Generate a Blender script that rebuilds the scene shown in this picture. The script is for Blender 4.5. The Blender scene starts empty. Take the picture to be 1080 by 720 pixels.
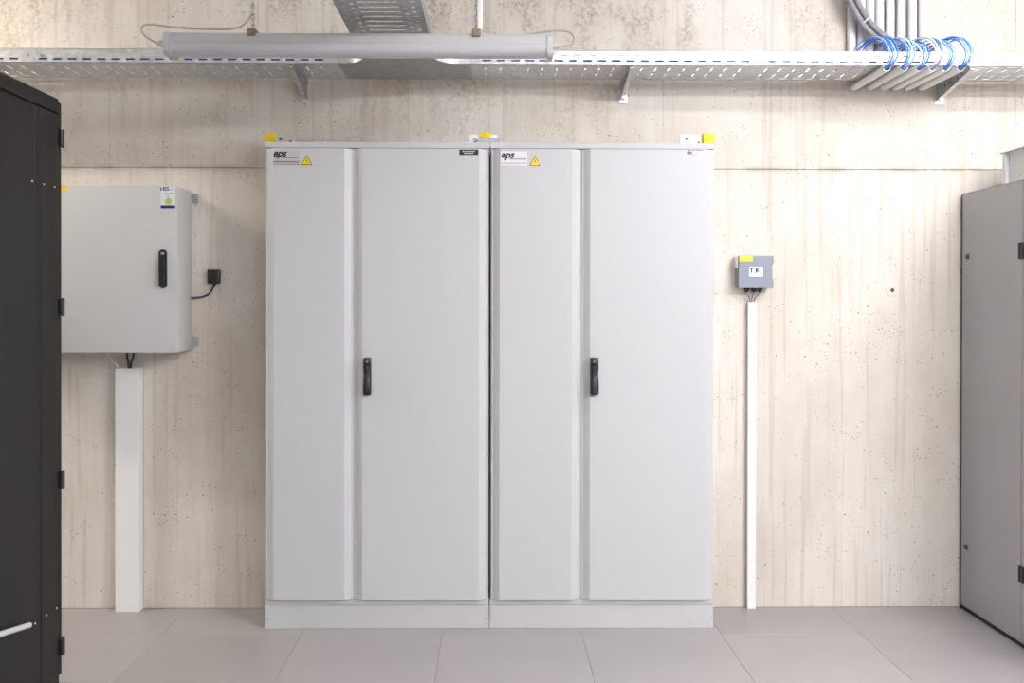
import bpy, bmesh, math, random
from mathutils import Vector, Matrix, Euler
random.seed(7)
scene = bpy.context.scene
COL = scene.collection

# ------------------------------------------------------------------ camera
F_PX, W_PX, H_PX = 1050.0, 1080.0, 720.0
CAM_H = 1.415
YAW, PITCH, ROLL = math.radians(0.6), math.radians(-0.3), math.radians(0.08)
CX, CY = 531.0, 326.5                       # principal point in pixels
R3 = (Matrix.Rotation(-YAW, 3, 'Z') @ Matrix.Rotation(math.pi/2 + PITCH, 3, 'X') @ Matrix.Rotation(ROLL, 3, 'Z'))
cam_d = bpy.data.cameras.new('camera'); cam = bpy.data.objects.new('camera', cam_d); COL.objects.link(cam)
cam.matrix_world = Matrix.Translation((0, 0, CAM_H)) @ R3.to_4x4()
cam_d.sensor_fit = 'HORIZONTAL'; cam_d.sensor_width = 36.0; cam_d.lens = 36.0*F_PX/W_PX
cam_d.shift_x = (W_PX/2 - CX)/W_PX; cam_d.shift_y = (CY - H_PX/2)/W_PX
cam_d.clip_start = 0.05; cam_d.clip_end = 60
scene.camera = cam

def ray(px, py):
    return R3 @ Vector((px - CX, CY - py, -F_PX))
def at(px, py, Y):                          # pixel -> point on the plane y = Y
    d = ray(px, py); t = Y/d.y
    return Vector((d.x*t, Y, CAM_H + d.z*t))
def atx(px, py, X):                         # pixel -> point on the plane x = X
    d = ray(px, py); t = X/d.x
    return Vector((X, d.y*t, CAM_H + d.z*t))

# ------------------------------------------------------------------ world, lamps, exposure
world = bpy.data.worlds.new('World'); scene.world = world; world.use_nodes = True
world.node_tree.nodes['Background'].inputs[0].default_value = (0.9, 0.95, 1.0, 1)
world.node_tree.nodes['Background'].inputs[1].default_value = 0.0
scene.view_settings.view_transform = 'Standard'; scene.view_settings.look = 'None'
scene.view_settings.gamma = 1.0; scene.view_settings.use_curve_mapping = False
scene.view_settings.exposure = 0.57
# lit ceiling luminaires: x, y, radiated watts; their glowing diffusers, built below, are the only light
LAMPS = [(2.4, 2.9, 36), (2.4, 1.4, 114), (-3.5, 3.86, 72), (0.6, -0.7, 32), (3.6, -0.7, 78), (0.6, -3.2, 40), (3.6, -3.2, 40)]
LAMP_Z = 3.02

# ------------------------------------------------------------------ materials
MATS = {}
def mat(name, col, rough=0.5, metal=0.0, var=0.0, vscale=8.0, bump=0.0, bscale=60.0, emit=None, estr=0.0, coat=0.0, alpha_trans=0.0):
    if name in MATS: return MATS[name]
    m = bpy.data.materials.new(name); m.use_nodes = True; MATS[name] = m
    nt = m.node_tree; b = nt.nodes['Principled BSDF']
    b.inputs['Base Color'].default_value = (*col, 1); b.inputs['Roughness'].default_value = rough; b.inputs['Metallic'].default_value = metal
    if coat: b.inputs['Coat Weight'].default_value = coat
    if alpha_trans: b.inputs['Transmission Weight'].default_value = alpha_trans
    tc = nt.nodes.new('ShaderNodeTexCoord')
    if var > 0:
        n = nt.nodes.new('ShaderNodeTexNoise'); n.inputs['Scale'].default_value = vscale; n.inputs['Detail'].default_value = 4
        nt.links.new(tc.outputs['Object'], n.inputs['Vector'])
        r = nt.nodes.new('ShaderNodeValToRGB')
        r.color_ramp.elements[0].position = 0.3; r.color_ramp.elements[1].position = 0.7
        r.color_ramp.elements[0].color = (*[c*(1-var) for c in col], 1); r.color_ramp.elements[1].color = (*[min(1, c*(1+var)) for c in col], 1)
        nt.links.new(n.outputs['Fac'], r.inputs['Fac']); nt.links.new(r.outputs['Color'], b.inputs['Base Color'])
    if bump > 0:
        n = nt.nodes.new('ShaderNodeTexNoise'); n.inputs['Scale'].default_value = bscale; n.inputs['Detail'].default_value = 3
        nt.links.new(tc.outputs['Object'], n.inputs['Vector'])
        bp = nt.nodes.new('ShaderNodeBump'); bp.inputs['Strength'].default_value = bump; bp.inputs['Distance'].default_value = 0.002
        nt.links.new(n.outputs['Fac'], bp.inputs['Height']); nt.links.new(bp.outputs['Normal'], b.inputs['Normal'])
    if emit:
        b.inputs['Emission Color'].default_value = (*emit, 1); b.inputs['Emission Strength'].default_value = estr
    return m

def concrete_material():
    m = bpy.data.materials.new('concrete'); m.use_nodes = True; nt = m.node_tree; L = nt.links
    b = nt.nodes['Principled BSDF']; b.inputs['Roughness'].default_value = 0.75; b.inputs['Specular IOR Level'].default_value = 0.25
    geo = nt.nodes.new('ShaderNodeNewGeometry')
    def noise(scale, sx, sy, sz, detail=4, rough=0.6, off=(0, 0, 0)):
        mp = nt.nodes.new('ShaderNodeMapping'); mp.inputs['Scale'].default_value = (sx, sy, sz); mp.inputs['Location'].default_value = off
        L.new(geo.outputs['Position'], mp.inputs['Vector'])
        n = nt.nodes.new('ShaderNodeTexNoise'); n.inputs['Scale'].default_value = scale; n.inputs['Detail'].default_value = detail; n.inputs['Roughness'].default_value = rough
        L.new(mp.outputs['Vector'], n.inputs['Vector']); return n.outputs['Fac']
    def ramp(src, p0, p1, c0=(0, 0, 0), c1=(1, 1, 1)):
        r = nt.nodes.new('ShaderNodeValToRGB'); r.color_ramp.elements[0].position = p0; r.color_ramp.elements[1].position = p1
        r.color_ramp.elements[0].color = (*c0, 1); r.color_ramp.elements[1].color = (*c1, 1)
        L.new(src, r.inputs['Fac']); return r.outputs['Color']
    def math_(op, a, b_):
        n = nt.nodes.new('ShaderNodeMath'); n.operation = op
        for i, v in enumerate((a, b_)):
            if isinstance(v, (int, float)): n.inputs[i].default_value = v
            else: L.new(v, n.inputs[i])
        return n.outputs[0]
    def mix(fac, a, c, mode='MIX'):
        n = nt.nodes.new('ShaderNodeMix'); n.data_type = 'RGBA'; n.blend_type = mode
        if isinstance(fac, (int, float)): n.inputs[0].default_value = fac
        else: L.new(fac, n.inputs[0])
        for i, v in ((6, a), (7, c)):
            if isinstance(v, tuple): n.inputs[i].default_value = (*v, 1)
            else: L.new(v, n.inputs[i])
        return n.outputs[2]
    sep = nt.nodes.new('ShaderNodeSeparateXYZ'); L.new(geo.outputs['Position'], sep.inputs[0])
    base = ramp(noise(1.6, 1, 1, 0.7), 0.32, 0.68, (0.60, 0.54, 0.465), (0.75, 0.705, 0.65))
    # faint formwork streaks, running down the wall
    streak = ramp(noise(9.0, 1, 1, 0.035, 3), 0.42, 0.60)
    col = mix(math_('MULTIPLY', streak, 0.15), base, (0.50, 0.42, 0.335))
    fine = ramp(noise(38.0, 1, 1, 0.03, 2), 0.56, 0.66)
    col = mix(math_('MULTIPLY', fine, 0.23), col, (0.36, 0.29, 0.22))
    # pale laitance clouds
    pale = ramp(noise(3.2, 1, 1, 0.5, 5, 0.65, (4, 0, 2)), 0.52, 0.72)
    col = mix(math_('MULTIPLY', pale, 0.35), col, (0.78, 0.74, 0.68))
    # rusty brown water stains, above the tray level mostly
    st = ramp(noise(2.7, 1, 1, 0.55, 8, 0.72, (11, 0, 5)), 0.47, 0.66)
    hi = nt.nodes.new('ShaderNodeMapRange'); hi.inputs[1].default_value = 1.9; hi.inputs[2].default_value = 2.75; hi.inputs[3].default_value = 0.12; hi.inputs[4].default_value = 0.95
    L.new(sep.outputs['Z'], hi.inputs[0])
    sp = ramp(noise(45.0, 1, 1, 1, 3), 0.38, 0.62)
    ext = nt.nodes.new('ShaderNodeMapRange'); ext.inputs[1].default_value = 0.9; ext.inputs[2].default_value = 1.7; ext.inputs[3].default_value = 1.0; ext.inputs[4].default_value = 0.25
    L.new(sep.outputs['X'], ext.inputs[0]); st = math_('MULTIPLY', st, ext.outputs[0])
    col = mix(math_('MULTIPLY', math_('MULTIPLY', st, sp), hi.outputs[0]), col, (0.27, 0.185, 0.105))
    # dirt band along the formwork joint
    dz = math_('ABSOLUTE', math_('SUBTRACT', sep.outputs['Z'], JOINT_Z), 0)
    band = nt.nodes.new('ShaderNodeMapRange'); band.inputs[1].default_value = 0.0; band.inputs[2].default_value = 0.022; band.inputs[3].default_value = 0.55; band.inputs[4].default_value = 0.0
    L.new(dz, band.inputs[0])
    col = mix(math_('MULTIPLY', band.outputs[0], ramp(noise(6.0, 1, 1, 1), 0.40, 0.62)), col, (0.33, 0.25, 0.17))
    # air voids
    def voids(scale, lo, hi_, gate_scale, g0, g1):
        v = nt.nodes.new('ShaderNodeTexVoronoi'); v.inputs['Scale'].default_value = scale; v.inputs['Randomness'].default_value = 1.0
        L.new(geo.outputs['Position'], v.inputs['Vector'])
        dots = ramp(v.outputs['Distance'], lo, hi_, (1, 1, 1), (0, 0, 0))
        return math_('MULTIPLY', dots, ramp(noise(gate_scale, 1, 1, 1, 2, 0.5, (3, 0, 9)), g0, g1))
    v1 = voids(26.0, 0.08, 0.13, 5.0, 0.50, 0.62)
    v2 = voids(60.0, 0.12, 0.20, 9.0, 0.50, 0.62)
    vv = math_('MAXIMUM', v1, v2)
    col = mix(math_('MULTIPLY', vv, 0.78), col, (0.16, 0.115, 0.08))
    L.new(col, b.inputs['Base Color'])
    h = math_('SUBTRACT', math_('MULTIPLY', noise(70.0, 1, 1, 1, 5), 0.25), vv)
    bp = nt.nodes.new('ShaderNodeBump'); bp.inputs['Strength'].default_value = 0.25; bp.inputs['Distance'].default_value = 0.004
    L.new(h, bp.inputs['Height']); L.new(bp.outputs['Normal'], b.inputs['Normal'])
    return m

# ------------------------------------------------------------------ mesh helpers
WL = {}                                     # world location of every object made here
def recentre(bm):
    xs = [v.co for v in bm.verts]
    lo = Vector([min(c[i] for c in xs) for i in range(3)]); hi = Vector([max(c[i] for c in xs) for i in range(3)])
    c = Vector(((lo.x+hi.x)/2, (lo.y+hi.y)/2, lo.z))
    bmesh.ops.translate(bm, verts=bm.verts, vec=-c)
    return c
def obj(name, bm, material, parent=None, smooth=False, angle=35):
    bmesh.ops.recalc_face_normals(bm, faces=bm.faces)
    c = recentre(bm); me = bpy.data.meshes.new(name); bm.to_mesh(me); bm.free()
    mats = material if isinstance(material, (list, tuple)) else [material]
    for mm in mats: me.materials.append(mm)
    if smooth:
        for p in me.polygons: p.use_smooth = True
        me.set_sharp_from_angle(angle=math.radians(angle))
    o = bpy.data.objects.new(name, me); COL.objects.link(o); place(o, c, parent); return o
def place(o, c, parent):
    WL[o] = Vector(c)
    if parent is not None: o.parent = parent; o.location = Vector(c) - WL[parent]
    else: o.location = c
def thing(name, loc, label, cat, group=None):
    o = bpy.data.objects.new(name, None); o.empty_display_size = 0.1; COL.objects.link(o); place(o, loc, None)
    return tag(o, label, cat, group)
def tag(o, label=None, cat=None, group=None, kind=None):
    if label: o['label'] = label
    if cat: o['category'] = cat
    if group: o['group'] = group
    if kind: o['kind'] = kind
    return o
def dup(o, c, parent):
    k = o.copy(); COL.objects.link(k); k.parent = None; place(k, c, parent); return k

def add_box(bm, x0, x1, y0, y1, z0, z1, bev=0.0, seg=2):
    r = bmesh.ops.create_cube(bm, size=1.0); vs = r['verts']
    for v in vs: v.co = Vector(((x0+x1)/2 + v.co.x*(x1-x0), (y0+y1)/2 + v.co.y*(y1-y0), (z0+z1)/2 + v.co.z*(z1-z0)))
    if bev > 0:
        es = list({e for v in vs for e in v.link_edges})
        bmesh.ops.bevel(bm, geom=es, offset=bev, segments=seg, affect='EDGES', profile=0.5)
    return vs
def box(x0, x1, y0, y1, z0, z1, bev=0.0, seg=2):
    bm = bmesh.new(); add_box(bm, min(x0, x1), max(x0, x1), min(y0, y1), max(y0, y1), min(z0, z1), max(z0, z1), bev, seg); return bm
def add_prism(bm, pts, axis, a, b):         # closed outline extruded along an axis; pts are the two other coordinates in xyz order
    def co(p, t):
        return {'x': (t, p[0], p[1]), 'y': (p[0], t, p[1]), 'z': (p[0], p[1], t)}[axis]
    A = [bm.verts.new(co(p, a)) for p in pts]; B = [bm.verts.new(co(p, b)) for p in pts]; n = len(pts)
    for i in range(n): bm.faces.new((A[i], A[(i+1) % n], B[(i+1) % n], B[i]))
    bm.faces.new(A[::-1]); bm.faces.new(B)
def prism(pts, axis, a, b):
    bm = bmesh.new(); add_prism(bm, pts, axis, a, b); return bm
def add_cyl(bm, c0, c1, r0, r1=None, n=16, caps=True):
    c0, c1 = Vector(c0), Vector(c1); r1 = r0 if r1 is None else r1
    d = (c1-c0).normalized(); u = d.orthogonal().normalized(); w = d.cross(u)
    A, B = [], []
    for i in range(n):
        a = 2*math.pi*i/n; e = u*math.cos(a) + w*math.sin(a)
        A.append(bm.verts.new(c0 + e*r0)); B.append(bm.verts.new(c1 + e*r1))
    for i in range(n): bm.faces.new((A[i], A[(i+1) % n], B[(i+1) % n], B[i]))
    if caps: bm.faces.new(A[::-1]); bm.faces.new(B)
def cyl(c0, c1, r0, r1=None, n=16):
    bm = bmesh.new(); add_cyl(bm, c0, c1, r0, r1, n); return bm
def smooth_path(pts, sub=8):                # Catmull-Rom through the points
    P = [Vector(p) for p in pts]; P = [P[0]*2 - P[1]] + P + [P[-1]*2 - P[-2]]; out = []
    for i in range(1, len(P)-2):
        for k in range(sub):
            t = k/sub; a, b, c, d = P[i-1], P[i], P[i+1], P[i+2]
            out.append(0.5*((2*b) + (c-a)*t + (2*a-5*b+4*c-d)*t*t + (3*b-a-3*c+d)*t**3))
    out.append(P[-2]); return out
def add_tube(bm, path, r, n=8):
    rings = []; prev = None
    for i, p in enumerate(path):
        d = (path[min(i+1, len(path)-1)] - path[max(i-1, 0)]).normalized()
        if prev is None: u = d.orthogonal().normalized()
        else:
            u = prev - d*prev.dot(d); u = u.normalized() if u.length > 1e-6 else d.orthogonal().normalized()
        prev = u; w = d.cross(u)
        rings.append([bm.verts.new(p + (u*math.cos(2*math.pi*k/n) + w*math.sin(2*math.pi*k/n))*r) for k in range(n)])
    for a, b in zip(rings, rings[1:]):
        for k in range(n): bm.faces.new((a[k], a[(k+1) % n], b[(k+1) % n], b[k]))
    bm.faces.new(rings[0][::-1]); bm.faces.new(rings[-1])
def tube(pts, r, n=8, sub=8):
    bm = bmesh.new(); add_tube(bm, smooth_path(pts, sub), r, n); return bm
def hollow_tube(c0, c1, ro, ri, n=20):      # pipe with an open bore at its c0 end
    c0, c1 = Vector(c0), Vector(c1); bm = bmesh.new(); d = (c1-c0).normalized(); u = d.orthogonal().normalized(); w = d.cross(u)
    ring = lambda c, r: [bm.verts.new(c + (u*math.cos(2*math.pi*k/n) + w*math.sin(2*math.pi*k/n))*r) for k in range(n)]
    R = [ring(c1, ro), ring(c0, ro), ring(c0, ri), ring(c1, ri)]
    for a, b in zip(R, R[1:]+R[:1]):
        for k in range(n): bm.faces.new((a[k], a[(k+1) % n], b[(k+1) % n], b[k]))
    return bm
def perforated(bm, us, vs, hole, fn, t):    # plate on a u,v grid with real openings; fn(u, v, w) -> point
    us, vs = sorted(set(round(u, 5) for u in us)), sorted(set(round(v, 5) for v in vs)); V = {}
    def vert(i, j, k):
        if (i, j, k) not in V: V[(i, j, k)] = bm.verts.new(fn(us[i], vs[j], t*k))
        return V[(i, j, k)]
    n, m = len(us)-1, len(vs)-1
    full = [[not hole((us[i]+us[i+1])/2, (vs[j]+vs[j+1])/2) for j in range(m)] for i in range(n)]
    ok = lambda i, j: 0 <= i < n and 0 <= j < m and full[i][j]
    for i in range(n):
        for j in range(m):
            if not full[i][j]: continue
            bm.faces.new((vert(i, j, 0), vert(i+1, j, 0), vert(i+1, j+1, 0), vert(i, j+1, 0)))
            bm.faces.new((vert(i, j, 1), vert(i, j+1, 1), vert(i+1, j+1, 1), vert(i+1, j, 1)))
            for (di, dj, a, b) in ((-1, 0, (i, j), (i, j+1)), (1, 0, (i+1, j), (i+1, j+1)), (0, -1, (i, j), (i+1, j)), (0, 1, (i, j+1), (i+1, j+1))):
                if not ok(i+di, j+dj): bm.faces.new((vert(*a, 0), vert(*b, 0), vert(*b, 1), vert(*a, 1)))
def text_mesh(name, s, size, material, parent, centre, shear=0.0, bold=0.0, depth=0.0004, sx=1.0):
    cu = bpy.data.curves.new('lettering', 'FONT'); cu.body = s; cu.size = size; cu.shear = shear; cu.offset = bold; cu.extrude = depth
    cu.align_x = 'CENTER'; cu.align_y = 'CENTER'; cu.resolution_u = 3
    tmp = bpy.data.objects.new('lettering', cu); COL.objects.link(tmp)
    bpy.context.view_layer.update()
    me = bpy.data.meshes.new_from_object(tmp.evaluated_get(bpy.context.evaluated_depsgraph_get()))
    bpy.data.objects.remove(tmp); bpy.data.curves.remove(cu)
    bm = bmesh.new(); bm.from_mesh(me); bpy.data.meshes.remove(me)
    for v in bm.verts: v.co = Vector((centre[0] + v.co.x*sx, centre[1] - v.co.z, centre[2] + v.co.y))
    return obj(name, bm, material, parent)

# ------------------------------------------------------------------ planes of the room
Y_WALL = 4.644
Y_CAB = 4.345                               # front of the cabinet plinths
JOINT_Z = at(150, 176.5, Y_WALL).z
X_L, X_R, Y_B, Z_C = -5.2, 5.2, -4.6, 3.2
CONC = concrete_material()
M_CAB = mat('light_grey_powder_coat', (0.535, 0.538, 0.548), 0.42, bump=0.03, bscale=700)
M_GAP = mat('dark_gap_and_gasket', (0.03, 0.03, 0.035), 0.8)  # gasket black, also the painted shade in the gap above the cabinet doors
M_BLACK = mat('black_plastic', (0.018, 0.018, 0.022), 0.38, var=0.1)
M_RACK = mat('black_rack_paint', (0.013, 0.012, 0.0125), 0.55, bump=0.05, bscale=900, var=0.06, vscale=3)
M_GREYRACK = mat('dark_grey_rack_paint', (0.35, 0.345, 0.365), 0.24, bump=0.03, bscale=800, var=0.03, vscale=3)
M_GALV = mat('galvanised_steel', (0.66, 0.67, 0.68), 0.42, 0.75, var=0.14, vscale=35)
M_GALV_DULL = mat('dull_galvanised_steel', (0.42, 0.43, 0.44), 0.5, 0.7, var=0.15, vscale=30)
M_WHITE = mat('white_pvc', (0.83, 0.82, 0.81), 0.4)
M_PIPE = mat('pale_grey_conduit', (0.72, 0.72, 0.73), 0.45)
M_BLUE = mat('blue_cable_sheath', (0.045, 0.19, 0.72), 0.42)
M_BLUE_LIT = mat('blue_cable_sheath_lit', (0.22, 0.45, 0.88), 0.42)  # paler copy of the blue sheath, overexposure put into the colour
M_WCAB = mat('white_cable_sheath', (0.82, 0.83, 0.86), 0.42)
M_GCAB = mat('grey_cable_sheath', (0.23, 0.22, 0.235), 0.5)
M_YEL = mat('yellow_plastic', (0.86, 0.62, 0.01), 0.45)
M_LABEL = mat('silver_label', (0.50, 0.49, 0.50), 0.45)
M_LABELW = mat('white_label', (0.76, 0.75, 0.79), 0.4)
M_INK = mat('dark_ink', (0.02, 0.018, 0.025), 0.6)
M_INKG = mat('grey_ink', (0.16, 0.15, 0.16), 0.6)
M_NAVY = mat('navy_ink', (0.022, 0.022, 0.10), 0.5)
M_PURP = mat('purple_ink', (0.22, 0.14, 0.33), 0.5)
M_GREEN = mat('green_ink', (0.36, 0.55, 0.08), 0.5)
M_BRASS = mat('brown_clip_steel', (0.26, 0.20, 0.14), 0.45, 0.4)
M_LUMH = mat('grey_luminaire_housing', (0.55, 0.545, 0.55), 0.5)
M_LUMD = mat('opal_luminaire_diffuser', (0.58, 0.575, 0.60), 0.28)
M_FLOOR = mat('floor_slab', (0.10, 0.10, 0.10), 0.9)
M_PAINT = mat('white_wall_paint', (0.80, 0.79, 0.78), 0.7, var=0.03, vscale=2)
def floor_tile_material():
    m = mat('grey_floor_tile', (0.35, 0.325, 0.325), 0.36, var=0.035, vscale=2.2, bump=0.05, bscale=220)
    nt = m.node_tree; b = nt.nodes['Principled BSDF']; oi = nt.nodes.new('ShaderNodeObjectInfo')
    src = b.inputs['Base Color'].links[0].from_socket; mx = nt.nodes.new('ShaderNodeHueSaturation')
    mr = nt.nodes.new('ShaderNodeMapRange'); mr.inputs[3].default_value = 0.965; mr.inputs[4].default_value = 1.035
    nt.links.new(oi.outputs['Random'], mr.inputs[0]); nt.links.new(mr.outputs[0], mx.inputs['Value'])
    nt.links.new(src, mx.inputs['Color']); nt.links.new(mx.outputs[0], b.inputs['Base Color'])
    return m
M_TILE = floor_tile_material()

# ------------------------------------------------------------------ setting
wall = tag(obj('wall_back', box(X_L, X_R, Y_WALL + 0.012, Y_WALL + 0.25, 0.0, Z_C), CONC), 'bare beige cast concrete wall behind the cabinets', kind='structure')
J = 0.0012
vx = [X_L, at(470, 100, Y_WALL).x - 2.44, at(472.5, 100, Y_WALL).x, at(1071, 60, Y_WALL).x, X_R]
for z0, z1, cuts in ((0.0, JOINT_Z - J, [X_L, -2.20, 0.24, 2.68, X_R]), (JOINT_Z + J, Z_C, vx)):
    for a, b in zip(cuts, cuts[1:]):
        obj('concrete_panel', box(a + J/2, b - J/2, Y_WALL, Y_WALL + 0.02, z0, z1, 0.0015, 1), CONC, wall)
# formwork tie hole with its ring
h = at(941, 306, Y_WALL)
bm = bmesh.new(); add_cyl(bm, (h.x, Y_WALL - 0.0006, h.z), (h.x, Y_WALL - 0.0020, h.z), 0.030, 0.028, 24)
obj('tie_hole_patch', bm, CONC, wall)
obj('tie_hole', cyl((h.x, Y_WALL - 0.0018, h.z), (h.x, Y_WALL - 0.0030, h.z), 0.0095, 0.0085, 12), mat('tie_hole_dark', (0.10, 0.06, 0.04), 0.9), wall)  # flat dark brown disc marking the hole
tag(obj('wall_left', box(X_L - 0.2, X_L, Y_B, Y_WALL, 0, Z_C), M_PAINT), kind='structure')
tag(obj('wall_right', box(X_R, X_R + 0.2, Y_B, Y_WALL, 0, Z_C), M_PAINT), kind='structure')
tag(obj('wall_front', box(X_L, X_R, Y_B - 0.2, Y_B, 0, Z_C), M_PAINT), kind='structure')
tag(obj('ceiling', box(X_L, X_R, Y_B, Y_WALL, Z_C, Z_C + 0.2), M_PAINT), kind='structure')
floor = tag(obj('floor', box(X_L, X_R, Y_B, Y_WALL, -0.25, -0.03), M_FLOOR), 'raised floor of square grey tiles', kind='structure')
TX = at(612, 664, 4.333).x                  # one longitudinal joint, and the transverse joint seen in front of the plinth
d = ray(960, 668); TY = d.y*(-CAM_H/d.z)
T = 0.6; G = 0.0005; tiles = {}
i0, i1 = math.floor((X_L - TX)/T), math.ceil((X_R - TX)/T); j0, j1 = math.floor((Y_B - TY)/T), math.ceil((Y_WALL - TY)/T)
for i in range(i0, i1):
    for j in range(j0, j1):
        a, b = max(TX + i*T, X_L), min(TX + (i+1)*T, X_R); c, e = max(TY + j*T, Y_B), min(TY + (j+1)*T, Y_WALL)
        if b - a < 0.01 or e - c < 0.01: continue
        key = (round(b-a, 3), round(e-c, 3)); loc = Vector(((a+b)/2, (c+e)/2, -0.03))
        if key in tiles: dup(tiles[key], loc, floor)
        else: tiles[key] = obj('floor_tile', box(a+G, b-G, c+G, e-G, -0.03, 0.0, 0.0006, 1), M_TILE, floor)

# ------------------------------------------------------------------ the two electrical cabinets
XC = [at(279.5, 400, Y_CAB).x, at(516.2, 400, Y_CAB).x, at(753.0, 400, Y_CAB).x]
Z_TOP = at(516, 150.3, Y_CAB).z; Z_PL = at(516, 638, Y_CAB).z; Z_D0 = at(516, 632.2, Y_CAB - 0.022).z; Z_D1 = at(516, 156.8, Y_CAB - 0.022).z
Y_BODY = Y_CAB + 0.004
def door_panel(x0, x1):
    lip, bev, dp, y = 0.007, 0.028, 0.022, Y_CAB - 0.001
    pts = [(x0, y), (x0, y-0.004), (x0+lip, y-0.005), (x0+lip+bev, y-dp), (x1-lip-bev, y-dp), (x1-lip, y-0.005), (x1, y-0.004), (x1, y)]
    return prism(pts, 'z', Z_D0, Z_D1)
def lever_handle(parent, px0, px1, py0, py1, yface, pt=None):
    p0, p1 = at(px0, py0, yface - 0.015), at(px1, py1, yface - 0.015)
    x0, x1, z1, z0 = p0.x, p1.x, p0.z, p1.z; cx = (x0+x1)/2; w = (x1-x0)/2; hh = z1-z0
    obj('handle_base', box(cx-w*0.92, cx+w*0.92, yface-0.010, yface+0.0005, z0+0.004, z1-0.002, 0.003), M_BLACK, parent, True)
    bm = bmesh.new(); rings = []                    # lever: lofted rounded section, waisted in the middle
    for f, ww, dp in ((0, 0.80, 0.020), (0.04, 0.95, 0.026), (0.25, 0.95, 0.028), (0.42, 0.86, 0.024), (0.52, 0.80, 0.021), (0.60, 0.84, 0.022), (0.72, 0.92, 0.024), (0.78, 0.92, 0.024)):
        z = z0 + f*hh; a = w*ww; y0, y1 = yface-0.008, yface-0.008-dp; c = 0.006
        rings.append([bm.verts.new((cx+sx, yy, z)) for sx, yy in ((-a, y0), (-a, y1+c), (-a+c, y1), (a-c, y1), (a, y1+c), (a, y0))])
    for A, B in zip(rings, rings[1:]):
        for k in range(6): bm.faces.new((A[k], A[(k+1) % 6], B[(k+1) % 6], B[k]))
    bm.faces.new(rings[0][::-1]); bm.faces.new(rings[-1])
    obj('handle', bm, M_BLACK, parent, True, 50)
    obj('handle_lock', box(cx-w*0.9, cx+w*0.9, yface-0.029, yface-0.008, z0+0.80*hh, z1-0.001, 0.005), M_BLACK, parent, True)
    obj('lock_cylinder', cyl((cx, yface-0.0285, z0+0.88*hh), (cx, yface-0.0300, z0+0.88*hh), 0.005, n=14), M_GCAB, parent, True)
def dashes(bm, x0, x1, z, hgt, y, n, seed):         # a printed line too small to read
    rnd = random.Random(seed); x = x0
    while x < x1:
        w = rnd.uniform(0.5, 1.5)*(x1-x0)/n
        add_box(bm, x, min(x+w*0.78, x1), y-0.0004, y, z-hgt/2, z+hgt/2); x += w
def name_plate(parent, px0, py0, px1, py1, yf, m, ink2):
    a, b = at(px0, py0, yf), at(px1, py1, yf); W, Hh = b.x-a.x, a.z-b.z
    pl = obj('name_plate', box(a.x, b.x, yf-0.0012, yf, b.z, a.z, 0.0004, 1), m, parent)
    text_mesh('logo_lettering', 'eps', 0.043, M_INK, pl, (a.x + W*0.245, yf-0.0014, a.z - Hh*0.235), 0.30, 0.0016, 0.0003, 0.95)
    bm = bmesh.new(); add_box(bm, a.x+W*0.30, b.x-W*0.02, yf-0.0018, yf-0.0012, a.z-Hh*0.49, a.z-Hh*0.47)
    dashes(bm, a.x+W*0.32, b.x-W*0.03, a.z-Hh*0.53, Hh*0.05, yf-0.0013, 16, 3)
    obj('logo_underline', bm, M_INKG, pl)
    bm = bmesh.new(); dashes(bm, a.x+W*0.02, b.x-W*0.02, a.z-Hh*0.79, Hh*0.09, yf-0.0013, 20, 5)
    dashes(bm, a.x+W*0.02, b.x-W*0.02, a.z-Hh*0.965, Hh*0.03, yf-0.0013, 12, 8)
    obj('small_print', bm, ink2, pl)
def warning_sign(parent, pcx, py0, py1, yf):
    a, b = at(pcx, py0, yf), at(pcx, py1, yf); hh = a.z-b.z; cx = a.x; hw = hh*0.58
    s = obj('warning_sign', prism([(cx-hw, b.z), (cx+hw, b.z), (cx, a.z)], 'y', yf-0.0012, yf), mat('warning_border', (0.16, 0.10, 0.01), 0.5), parent)
    k = 0.80; cz = b.z + hh*0.34
    obj('warning_field', prism([(cx-hw*k, cz-(cz-b.z)*k), (cx+hw*k, cz-(cz-b.z)*k), (cx, cz+(a.z-cz)*k)], 'y', yf-0.0016, yf-0.0011), M_YEL, s)
    bz = lambda u, v: (cx + u*hw, b.z + v*hh)
    obj('lightning_bolt', prism([bz(0.06, 0.70), bz(-0.13, 0.42), bz(0.02, 0.42), bz(-0.04, 0.17), bz(0.15, 0.47), bz(0.0, 0.47)], 'y', yf-0.0020, yf-0.0015), M_INK, s)
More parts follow.
